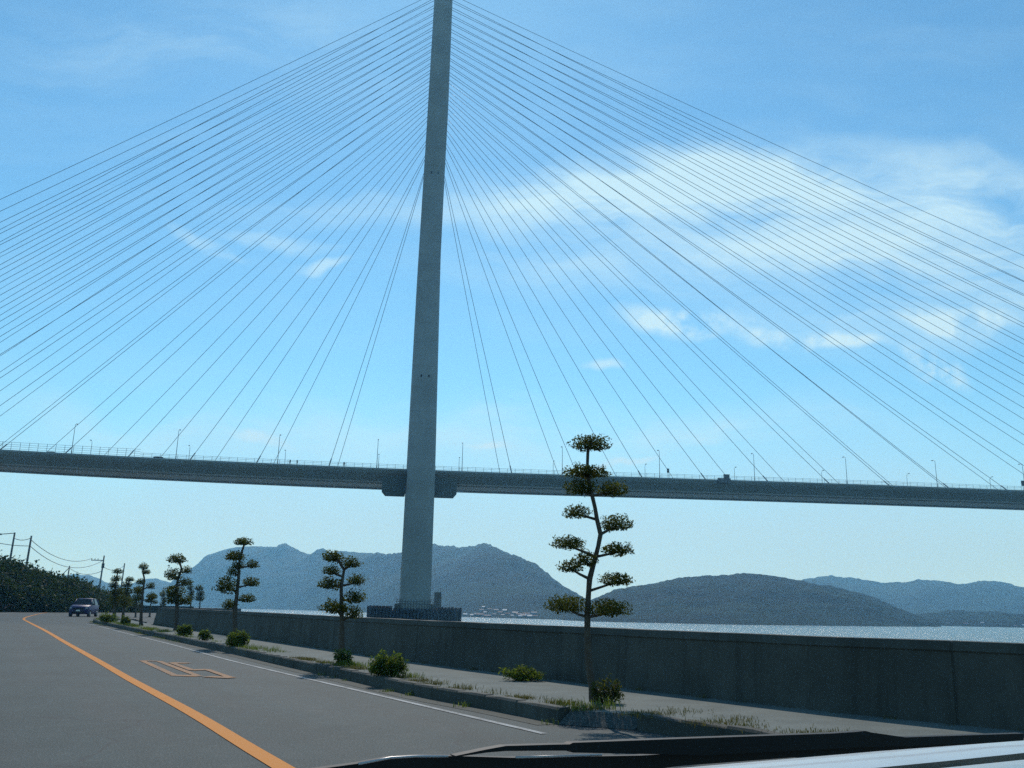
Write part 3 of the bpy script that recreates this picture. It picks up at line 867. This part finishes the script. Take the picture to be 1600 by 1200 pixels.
# ------------------------------------------------------------------ trees
def leafy(mb, c, ax, n, size, seed, flat=.45, droop=True):
    """n small leaves filling a flattened clump with an uneven outline"""
    r = random.Random(seed)
    for _ in range(n):
        while True:
            q = Vector((r.uniform(-1, 1), r.uniform(-1, 1), r.uniform(-1, 1)))
            l = q.length
            if 0.05 < l <= 1: break
        q *= (r.random() ** .42) / l
        th = math.atan2(q.y, q.x)
        f = 1 + .42 * noise.noise(Vector((q.x * 2.4 + seed, q.y * 2.4, q.z * 1.8)))
        fz = 1.1 + .5 * noise.noise(Vector((q.x * 3.1 - seed, q.y * 3.1, 4.0)))
        z = q.z
        if z < -.25: z = -.25 + (z + .25) * .55
        p = c + Vector((q.x * ax[0] * f, q.y * ax[1] * f, z * ax[2] * f * fz))
        nrm = Vector((r.gauss(0, .6), r.gauss(0, .6), r.gauss(.5, .6))).normalized()
        t = nrm.orthogonal().normalized(); t = Matrix.Rotation(r.uniform(0, 6.28), 3, nrm) @ t; b = nrm.cross(t)
        s = size * r.uniform(.6, 1.3)
        mb.face(p - t * s, p + b * s * flat, p + t * s, p - b * s * flat)


def topiary(base, Y, trunk, pads, label, leaf, dens, rad, zb=.15, group='cloud pruned trees along the kerb'):
    b = at(base[0], base[1], Y)
    o = empty('topiary_tree', (b.x, b.y, zb), label, 'tree', group)
    seed = int(base[0] * 7 + base[1])
    r = random.Random(seed)
    mb = MB()
    tp = [at(x, y, Y) - Vector((b.x, b.y, zb)) for x, y in trunk]
    tp[0].z = -.05; tp[0].x *= 1
    for i, p in enumerate(tp): p.y += .05 * r.uniform(-1, 1) if i else 0
    tps = spline(tp, .12)
    n = len(tps)
    mb.tube(tps, [rad * (1.35 if i < 2 else 1) * (1 - .68 * i / n) * (1 + .16 * (r.random() - .5)) for i in range(n)], 8, True, True, .12)
    P = []
    for k, (x0, x1, y0, y1) in enumerate(pads):
        c = at((x0 + x1) / 2, (y0 + y1) / 2, Y) - Vector((b.x, b.y, zb))
        hw = (at(x1, y0, Y) - at(x0, y0, Y)).length / 2; hh = (at(x0, y1, Y) - at(x0, y0, Y)).length / 2
        near = min(tps, key=lambda q: (q - c).length)
        off = abs(c.x - near.x)
        c.y += (0 if off < hw * .5 else r.uniform(-.6, .6) * off)
        # limb from the trunk, a little below
        st = min(tps, key=lambda q: abs(q.z - (c.z - hh * .5 - off * .12)))
        e = c - Vector((0, 0, hh * .3))
        if (e - st).length > .06:
            mid = st.lerp(e, .5) + Vector((0, 0, off * r.uniform(-.06, .03)))
            mb.tube([st, mid, e], [rad * .42, rad * .34, rad * .2], 6)
        P.append((c, hw, hh))
    mb.build('trunk', MAT['bark'], o)
    for k, (c, hw, hh) in enumerate(P):
        lm = MB()
        n = int(dens * (hw * hw + hw * hh) / (leaf * leaf)); lf = leaf
        if n < 830: lf = leaf * (n / 830) ** .5; n = 830
        leafy(lm, c, (hw, hw * .9, hh * (1.0 if Y < 14 else 1.2)), n, lf, seed + k * 13)
        lm.build('foliage_pad', MAT['leaf'], o)
    return o


topiary((930, 1100), 12.12, [(930, 1103), (920, 1040), (918, 985), (919, 945), (921, 905), (927, 885), (934, 855), (938, 835), (933, 812), (929, 793), (925, 775), (920, 750), (918, 725), (919, 697)],
        [(890, 956, 680, 708), (878, 952, 727, 749), (880, 934, 749, 776), (930, 984, 752, 778), (879, 924, 789, 812), (936, 993, 803, 832), (859, 914, 840, 862), (938, 993, 847, 870), (894, 936, 863, 888), (871, 912, 876, 898), (935, 990, 895, 918), (852, 920, 930, 962), (918, 985, 936, 967)],
        'tallest cloud pruned tree, with many flat foliage pads, beside the near end of the kerb', .018, 5.4, .053)
topiary((533, 1035), 19.6, [(533, 1037), (534, 990), (533, 950), (534, 915), (537, 890), (531, 878), (523, 868)],
        [(503, 538, 862, 879), (533, 565, 872, 888), (503, 532, 885, 899), (540, 571, 899, 915), (496, 536, 904, 922), (537, 573, 925, 944), (500, 546, 940, 960), (536, 568, 948, 968)],
        'bushy cloud pruned tree standing just left of the bridge tower base', .03, 6.4, .07)
topiary((368, 1004), 29.0, [(368, 1006), (367, 960), (370, 925), (373, 900), (374, 880), (378, 862), (382, 848)],
        [(365, 395, 841, 853), (351, 385, 862, 877), (362, 383, 877, 890), (355, 376, 886, 900), (385, 406, 876, 889), (338, 375, 903, 928), (377, 405, 903, 917), (371, 398, 929, 942), (345, 371, 938, 952)],
        'cloud pruned tree with a weedy foot before the peaked mountain', .04, 6.4, .085)
topiary((275, 987), 41.0, [(275, 989), (276, 950), (277, 915), (280, 900), (283, 888), (278, 876)],
        [(260, 292, 867, 881), (283, 302, 886, 897), (258, 286, 889, 908), (280, 303, 905, 916), (255, 290, 916, 935), (257, 289, 930, 945), (282, 300, 932, 946)],
        'dense dark cloud pruned tree in front of the sloping end of the sea wall', .05, 6.4, .11)
topiary((220, 978), 49.0, [(220, 980), (221, 950), (224, 920), (225, 905), (223, 893), (224, 885)],
        [(216, 232, 881, 890), (222, 236, 890, 898), (213, 228, 905, 914), (228, 243, 911, 921), (206, 223, 917, 929), (228, 243, 928, 938), (214, 224, 931, 939)],
        'slender leaning cloud pruned tree left of the sea wall end', .05, 6.4, .1)
topiary((178, 964), 62.0, [(178, 967), (179, 940), (181, 915), (183, 900), (184, 893)],
        [(176, 192, 889, 897), (173, 190, 900, 909), (170, 186, 908, 920), (172, 195, 918, 931), (170, 190, 930, 946), (183, 200, 932, 946)],
        'cloud pruned tree nearest the oncoming car at the planter tip', .07, 6.4, .12)
topiary((192, 965), 65.5, [(192, 967), (194, 945), (198, 925), (201, 910), (202, 905)],
        [(195, 210, 902, 909), (190, 207, 909, 918), (185, 208, 918, 930), (187, 206, 930, 950)],
        'low cloud pruned tree just right of the one nearest the car', .07, 6.4, .12)
topiary((212, 960), 88.0, [(212, 962), (213, 945), (215, 930), (216, 922)], [(208, 224, 916, 927), (206, 225, 927, 940)],
        'far cloud pruned tree half hidden behind the slender leaning one', .08, 6.4, .1, 0.0)
topiary((234, 959), 92.0, [(234, 961), (235, 948), (237, 936), (238, 932)], [(228, 246, 927, 936), (226, 241, 936, 942), (238, 247, 938, 944)],
        'far small cloud pruned tree in open pavement left of the sea wall end', .08, 6.4, .1, 0.0)
for x, yb, yt, hw, lab in ((255, 946, 924, 6, 'small dark far tree, leftmost of three on the distant quay'), (298, 946, 914, 6.5, 'narrow dark far tree, middle of three on the distant quay'), (312, 947, 915, 8, 'bushier dark far tree, rightmost of three on the distant quay')):
    topiary((x, yb), 146.0, [(x, yb), (x + 1, (yb + yt) / 2), (x, yt + 3)], [(x - hw, x + hw * .8, yt, yt + 9), (x - hw * .7, x + hw, yt + 8, yt + 17), (x - hw, x + hw, yt + 15, yt + 25)], lab, .1, 6.4, .12, .8, 'trees on the distant quay')


# bushes and weeds in the planter
def bush(x0, x1, y0, y1, Y, label, leaf=.03, n=1500, mat='weed'):
    b = at((x0 + x1) / 2, y1, Y)
    o = empty('bush', (b.x, b.y, .14), label, 'bush', 'weedy bushes along the kerb')
    hw = (at(x1, y1, Y) - at(x0, y1, Y)).length / 2; hh = (at(x0, y1, Y) - at(x0, y0, Y)).length
    sm = MB(); lm = MB(); r = random.Random(int(x0 + y0))
    K = 22
    for k in range(K):
        a = r.uniform(0, 6.28); q = r.random() ** .5
        tip = Vector((math.cos(a) * hw * q * .9, math.sin(a) * hw * q * .6, hh * r.uniform(.45, 1.15) * (1 - .3 * q)))
        sm.tube([(tip.x * .3, tip.y * .3, 0), tip * .6, tip], [.008, .006, .003], 5)
        leafy(lm, tip * .82, (hw * .26, hw * .24, hh * .3), n // K, leaf, k * 5 + int(x0), .35)
    leafy(lm, Vector((0, 0, hh * .3)), (hw * .8, hw * .55, hh * .32), n // 3, leaf, int(x1), .4)
    sm.build('stem', MAT['bark'], o); lm.build('foliage', MAT[mat], o)
    return o


bush(568, 643, 1024, 1066, 15.6, 'largest bright green bush on the kerb, right of the tree by the tower base', .03, 2600)
bush(345, 393, 995, 1021, 25.6, 'green bush around the foot of the tree before the peaked mountain', .04, 1500)
bush(778, 856, 1040, 1064, 15.4, 'low pale green weeds at the foot of the sea wall', .03, 1100)
bush(918, 980, 1062, 1106, 11.9, 'dark sparse bush around the foot of the tallest pruned tree', .024, 900, 'leaf')
bush(515, 552, 1016, 1042, 18.6, 'small green bush around the foot of the tree by the tower base', .03, 700)
bush(272, 303, 984, 1003, 33.5, 'yellowish green bush right of the dense dark pruned tree', .045, 900)
bush(305, 333, 992, 1009, 30.0, 'small low bush between two pruned trees on the kerb', .045, 500)
bush(150, 186, 960, 979, 54.0, 'rounded green bush at the tip of the planter', .06, 900)
bush(185, 205, 965, 981, 49.5, 'narrow green bush beside the slender leaning tree', .06, 500)

# grass and weeds in the cracks along kerb and wall: nobody could count it
mb = MB(); r = random.Random(3)
def tuft(p, h, n, spread):
    for _ in range(n):
        a = r.uniform(0, 6.28); q = p + Vector((r.gauss(0, spread), r.gauss(0, spread), 0))
        l = Vector((math.cos(a), math.sin(a), 0)); hh = h * r.uniform(.4, 1.1); wd = Vector((-l.y, l.x, 0)) * .0035
        m_ = q + l * hh * .25 + Vector((0, 0, hh * .65)); e = q + l * hh * .6 + Vector((0, 0, hh * r.uniform(.7, 1)))
        mb.face(q - wd, q + wd, m_ + wd * .8, m_ - wd * .8); mb.face(m_ - wd * .8, m_ + wd * .8, e)
for k in range(330):
    i = r.randrange(len(KERB)); p = KERB[i]; n = side(KERB, i)
    d = noise.noise(p * .35) 
    if d < -.15 + r.random() * .2: continue
    tuft(p + n * r.uniform(.2, .75) + Vector((0, 0, .15)), r.uniform(.06, .2), 46, .11)
for k in range(170):
    i = r.randrange(len(KERB)); p = KERB[i]; n = side(KERB, i)
    if noise.noise(p * .5 + Vector((9, 0, 0))) < 0: continue
    tuft(p - n * r.uniform(.0, .16), r.uniform(.04, .12), 16, .06)
tag(mb.build('roadside_grass', MAT['weed']), kind='stuff')
mb = MB()
for k in range(170):
    i = r.randrange(len(KERB2)); p = KERB2[i]; n = side(KERB2, i)
    tuft(p - n * abs(r.gauss(.25, .3)) + Vector((0, 0, .15)), r.uniform(.02, .08), 44, .13)
for k in range(90):
    i = r.randrange(len(KERB) // 6); p = KERB[i]; n = side(KERB, i)
    tuft(p + n * r.uniform(.2, .5) + Vector((0, 0, .15)), r.uniform(.03, .1), 40, .1)
for k in range(240):
    i = r.randrange(len(WALL)); p = WALL[i]; n = side(WALL, i)
    tuft(p - n * r.uniform(.02, .1) + Vector((0, 0, .14)), r.uniform(.03, .1), 12, .05)
tag(mb.build('dry_grass', MAT['dry']), kind='stuff')

# ------------------------------------------------------------------ wooded bank on the left of the road
def topline(x): return interp(x, [-400, -150, 0, 20, 40, 60, 80, 100, 115, 130, 150, 175, 200, 214], [820, 850, 868, 872, 881, 886, 892, 896, 897, 904, 912, 916, 922, 934])
mb = MB(); lm = MB(); r = random.Random(11)
rows = []
for k in range(60):
    x = -420 + 636 * k / 59
    Y0 = interp(x, [-420, 0, 110, 216], [92, 112, 124, 140]); row = []
    for t in (0, .15, .35, .6, 1.0):
        Y = Y0 + 36 * t
        q = at(x, topline(x) + 12, Y0 + 22)
        h = max(.4, q.z) * min(1, .15 + t * 2.0) * (1 - .5 * max(0, t - .6))
        d = ray(x, 950)
        row.append(Vector((d.x * Y, Y, h * (1 + .12 * noise.noise(Vector((x * .05, t * 3, 0)))) - 1.2)))
    rows.append(row)
mb.rings(rows, closed=False, caps=False, smooth=True)
tag(mb.build('bank', MAT['soil']), kind='structure')
for k in range(700):
    x = r.uniform(-300, 214) if k < 560 else r.uniform(40, 150)
    t = r.random()
    Y0 = interp(x, [-420, 0, 110, 216], [91, 110, 122, 137])
    Y = Y0 + 30 * t * t
    q = at(x, topline(x) + 13, Y0 + 22)
    hmax = max(1.2, q.z)
    zz = hmax * min(1, r.uniform(.0, .35) + t * 1.6)
    d = ray(x, 950)
    sz = r.uniform(.7, 1.9)
    leafy(lm, Vector((d.x * Y, Y, max(.5, zz - sz * .6))), (sz, sz, sz * r.uniform(.7, 1.1)), 110, r.uniform(.17, .28), k, .5)
tag(lm.build('bank_thicket', MAT['thicket']), kind='stuff')

# utility poles and wires
poles = []
for x, yt, Y, lab, cap in ((22, 832, 140, 'grey utility pole, leftmost, rising from the wooded bank', 1), (48, 837, 134, 'plain dark utility pole second from the left on the wooded bank', 0), (108, 884, 205, 'short distant utility pole with a raking stay behind the bank', 2), (162, 868, 178, 'utility pole with a crossarm above the bend in the road', 3), (194, 880, 215, 'thin distant utility pole right of the one with a crossarm', 0)):
    p = at(x, yt, Y)
    o = empty('utility_pole', (p.x, p.y, 0), lab, 'utility pole', 'utility poles along the road')
    mb = MB(); mb.tube([(0, 0, -.5), (0, 0, p.z * .5), (.12, 0, p.z)], [.2, .17, .13], 8); mb.build('pole', MAT['pole'], o)
    if cap == 1:
        mb = MB(); mb.tube([(-2.0, 0, p.z - .3), (.1, 0, p.z - .1)], .06, 5); mb.box((-2.3, -.1, p.z - .42), (-1.9, .1, p.z - .2)); mb.build('arm', MAT['wire'], o)
    if cap == 2:
        mb = MB(); mb.tube([(-2.6, 0, p.z - 3.6), (0, 0, p.z - .5)], .08, 5); mb.build('stay', MAT['pole'], o)
    if cap == 3:
        mb = MB(); mb.box((-2.3, -.06, p.z - 1.0), (.2, .06, p.z - .85)); mb.box((-.14, -.05, p.z - 2.4), (.35, .1, p.z - 1.5))
        for q in (-2.2, -1.6, -1.0): mb.tube([(q, 0, p.z - .85), (q, 0, p.z - .55)], .06, 6)
        mb.build('crossarm', MAT['wire'], o)
    poles.append(p)
for a, b, sag, lab in ((at(-60, 836, 138), poles[0] - Vector((1.9, 0, .3)), .3, 'overhead wire running off the frame from the leftmost pole'),
                       (at(-40, 838, 132), poles[1] - Vector((0, 0, 1.5)), .35, 'lower overhead wire reaching the second pole from the left'),
                       (poles[1] - Vector((0, 0, 1.4)), poles[3] - Vector((.1, 0, 1.0)), 2.2, 'thick sagging overhead wire between the second pole and the crossarm pole'),
                       (poles[1] - Vector((0, 0, .5)), poles[3] - Vector((2.2, 0, .6)), 1.6, 'thin upper overhead wire between the second pole and the crossarm pole'),
                       (poles[0] - Vector((0, 0, .8)), poles[1] - Vector((0, 0, .4)), .3, 'short overhead wire between the two leftmost poles'),
                       (poles[2] - Vector((0, 0, .4)), poles[3] - Vector((0, 0, 3.0)), 1.0, 'overhead wire from the short distant pole to the crossarm pole'),
                       (poles[3] - Vector((0, 0, 2.0)), poles[4] - Vector((0, 0, .6)), .9, 'overhead wire between the crossarm pole and the thin distant pole')):
    mb = MB(); n = 14
    mb.tube([a.lerp(b, k / n) - Vector((0, 0, sag * 4 * (k / n) * (1 - k / n))) for k in range(n + 1)], .045, 5)
    tag(mb.build('overhead_wire', MAT['wire']), lab, 'wire', 'overhead wires between the utility poles')

# ------------------------------------------------------------------ mountains across the water
def hill(ridge, Yr, Ysh, depth, seed, step=3.0, rough=1.0):
    mb = MB(); xs = [p[0] for p in ridge]; ys = [p[1] for p in ridge]
    N = int((xs[-1] - xs[0]) / step); rows = []
    T = [(i / 54) ** 1.15 for i in range(55)] + [1.04, 1.12, 1.25, 1.5, 2.0]
    for k in range(N + 1):
        x = xs[0] + (xs[-1] - xs[0]) * k / N
        y = interp(x, xs, ys); d = ray(x, y); yr = interp(x, *Yr); ysh = interp(x, *Ysh)
        zr = EYE + d.z * yr
        zr = max(zr, SEA + 1.0)
        row = []
        for t in T:
            if t <= 1: Y = ysh + (yr - ysh) * t; pr = math.sin(t * PI / 2) ** 1.15
            else: Y = yr + depth * (t - 1); pr = max(0, 1 - (t - 1) ** 1.3)
            X = d.x * Y
            q = Vector((X, Y, seed * 100.0))
            spur = noise.fractal(q * .0042, 1.0, 2.0, 4) * .55 + noise.noise(q * .0016) * .4
            env = max(0, 4 * t * (1 - t)) if t <= 1 else 0
            h = (zr - SEA + 1.5) * pr * (1 + spur * .42 * env) + SEA - 1.5
            if t > .05: h += rough * (noise.noise(q * .028) * 4.0 + noise.noise(q * .075) * 2.4 + noise.noise(q * .16) * 1.0) * min(1, pr * 3)
            row.append(Vector((X, Y, h)))
        rows.append(row)
    mb.rings(rows, closed=False, caps=False, smooth=True)
    o = mb.build('hills', MAT['hill']); tag(o, kind='structure'); return o


hill([(-700, 960), (-420, 900), (-200, 880), (0, 905), (60, 905), (100, 900), (115, 898), (126, 898.5), (140, 899), (150, 903), (165, 910), (185, 914), (200, 913), (225, 906), (245, 906), (262, 910), (300, 912), (340, 930), (380, 946)],
     ([-700, 380], [3700, 3700]), ([-700, 380], [2700, 2900]), 900, 1, 3.0, 1.2)
H_MAIN = hill([(225, 948), (250, 930), (270, 908), (285, 898), (300, 890), (320, 874), (345, 864), (375, 858), (410, 855.5), (432, 855), (445, 850), (458, 856), (470, 863), (484, 866), (495, 860), (506, 859), (517, 866), (545, 867), (575, 866), (600, 867.5), (640, 866), (680, 866), (700, 869), (722, 871), (740, 866), (755, 862), (770, 866), (790, 873), (815, 882), (835, 893), (860, 909), (880, 921), (895, 928), (912, 934), (930, 945), (952, 966)],
     ([225, 440, 760, 952], [3500, 3300, 2500, 1250]), ([225, 440, 730, 952], [3000, 2400, 1020, 830]), 1400, 2, 3.0, 1.3)
hill([(872, 968), (900, 950), (925, 938), (942, 930), (960, 922), (1000, 917), (1020, 916), (1050, 910), (1080, 908), (1100, 907), (1140, 904.5), (1180, 904), (1220, 907), (1250, 912), (1290, 918), (1330, 925), (1370, 936), (1410, 953), (1438, 963), (1470, 976)],
     ([872, 1160, 1470], [1100, 1420, 1200]), ([872, 1160, 1470], [780, 740, 900]), 600, 3, 3.0, .9)
hill([(1180, 950), (1220, 920), (1255, 908), (1280, 905.5), (1300, 905), (1330, 910), (1360, 917), (1390, 920), (1420, 915), (1440, 912), (1470, 913), (1500, 915), (1530, 912), (1560, 913), (1600, 918), (1700, 915), (1850, 930), (2000, 960)],
     ([1180, 2000], [3300, 3000]), ([1180, 2000], [2000, 1900]), 1500, 4, 3.0, 1.2)
H_LOW = hill([(1395, 975), (1430, 963), (1460, 958), (1500, 955), (1540, 957), (1600, 960), (1700, 958), (1850, 962), (1950, 985)],
     ([1395, 1950], [1500, 1500]), ([1395, 1950], [1060, 1000]), 300, 5)

# village at the foot of the mountain
from mathutils.bvhtree import BVHTree
r = random.Random(5)
proto_h = {}
slopes = [BVHTree.FromPolygons([v.co for v in h.data.vertices], [p.vertices for p in h.data.polygons]) for h in (H_MAIN, H_LOW)]
HPX = [(727, 961), (745, 961), (750, 961.5), (756, 949), (752, 954), (765, 952), (758, 957), (775, 954), (782, 957), (789, 955), (772, 960), (793, 959), (800, 962), (806, 959), (811, 960), (812, 964), (818, 963), (822, 960), (828, 964), (834, 959), (835, 963), (803, 957), (786, 961), (762, 963), (738, 962)]
RH = [(1478, 974), (1505, 975), (1532, 974), (1560, 976), (1583, 978), (1596, 978)]
for i, (x, y) in enumerate(HPX + RH):
    far = i >= len(HPX)
    ysh = 1055 if far else interp(x, [440, 730, 952], [2400, 1020, 830]) + 20
    rise = (968.5 if not far else 979.5) - y
    Y = ysh + rise * (9 if not far else 6)
    hit = slopes[1 if far else 0].ray_cast(CAM, ray(x, y).normalized())[0]
    p = hit if hit else at(x, y, Y)
    hm = (i % 3, )
    o = empty('house', (p.x, p.y - 4, p.z - 1.5), 'tiny pale house in the village at the foot of the wooded mountain' if not far else 'tiny pale house on the right hand far shore', 'house', 'village houses across the water' if not far else 'houses on the right hand far shore', r.uniform(-.5, .5))
    key = hm[0]
    if key not in proto_h:
        wv_ = MB(); W_ = (4.2, 5.5, 7.5)[key]; wv_.box((-W_, -3.2, -4), (W_, 3.2, 4.5))
        rf = MB(); e = .6
        rf.rings([[Vector((sx * (W_ + e), -3.9, 4.4)), Vector((sx * (W_ + e), 0, 7.0)), Vector((sx * (W_ + e), 3.9, 4.4)), Vector((sx * (W_ + e), 3.6, 4.25)), Vector((sx * (W_ + e), 0, 6.7)), Vector((sx * (W_ + e), -3.6, 4.25))] for sx in (-1, 1)], True, True, False)
        wo = wv_.build('wall', MAT['housewall'], o); ro = rf.build('roof', MAT[('roofpale', 'roofgrey', 'roofred')[key]], o)
        wi = MB()
        for k in range(3):
            wi.box((-W_ * .7 + k * W_ * .55, -3.28, 1.0), (-W_ * .7 + k * W_ * .55 + 1.4, -3.15, 2.6))
        wo2 = wi.build('window', MAT['glass'], wo)
        proto_h[key] = (wo, ro)
    else:
        for src in proto_h[key]:
            c = src.copy(); COL.objects.link(c); c.parent = o
    q_ = r.uniform(.34, .56); o.scale = (q_, q_, q_)

# ------------------------------------------------------------------ air
mb = MB(); mb.box((-4900, -1600, SEA - 9), (4900, 4900, 440))
m = bpy.data.materials.new('haze'); m.use_nodes = True
m.node_tree.nodes.remove(m.node_tree.nodes['Principled BSDF'])
pv = m.node_tree.nodes.new('ShaderNodeVolumePrincipled')
pv.inputs['Color'].default_value = (.25, .63, 1.0, 1); pv.inputs['Absorption Color'].default_value = (1, 1, 1, 1); pv.inputs['Density'].default_value = .00022; pv.inputs['Anisotropy'].default_value = .3
m.node_tree.links.new(pv.outputs[0], m.node_tree.nodes['Material Output'].inputs['Volume'])
hz = mb.build('haze', m); tag(hz, kind='stuff')

# ------------------------------------------------------------------ render settings
sc.view_settings.view_transform = 'Standard'; sc.view_settings.look = 'None'
sc.view_settings.gamma = 1; sc.view_settings.exposure = 0.0
sc.cycles.max_bounces = 8; sc.cycles.diffuse_bounces = 3; sc.cycles.glossy_bounces = 3; sc.cycles.volume_bounces = 2
sc.cycles.transparent_max_bounces = 8
sc.cycles.use_denoising = False
sc.cycles.sample_clamp_indirect = 4.0; sc.cycles.sample_clamp_direct = 6.0
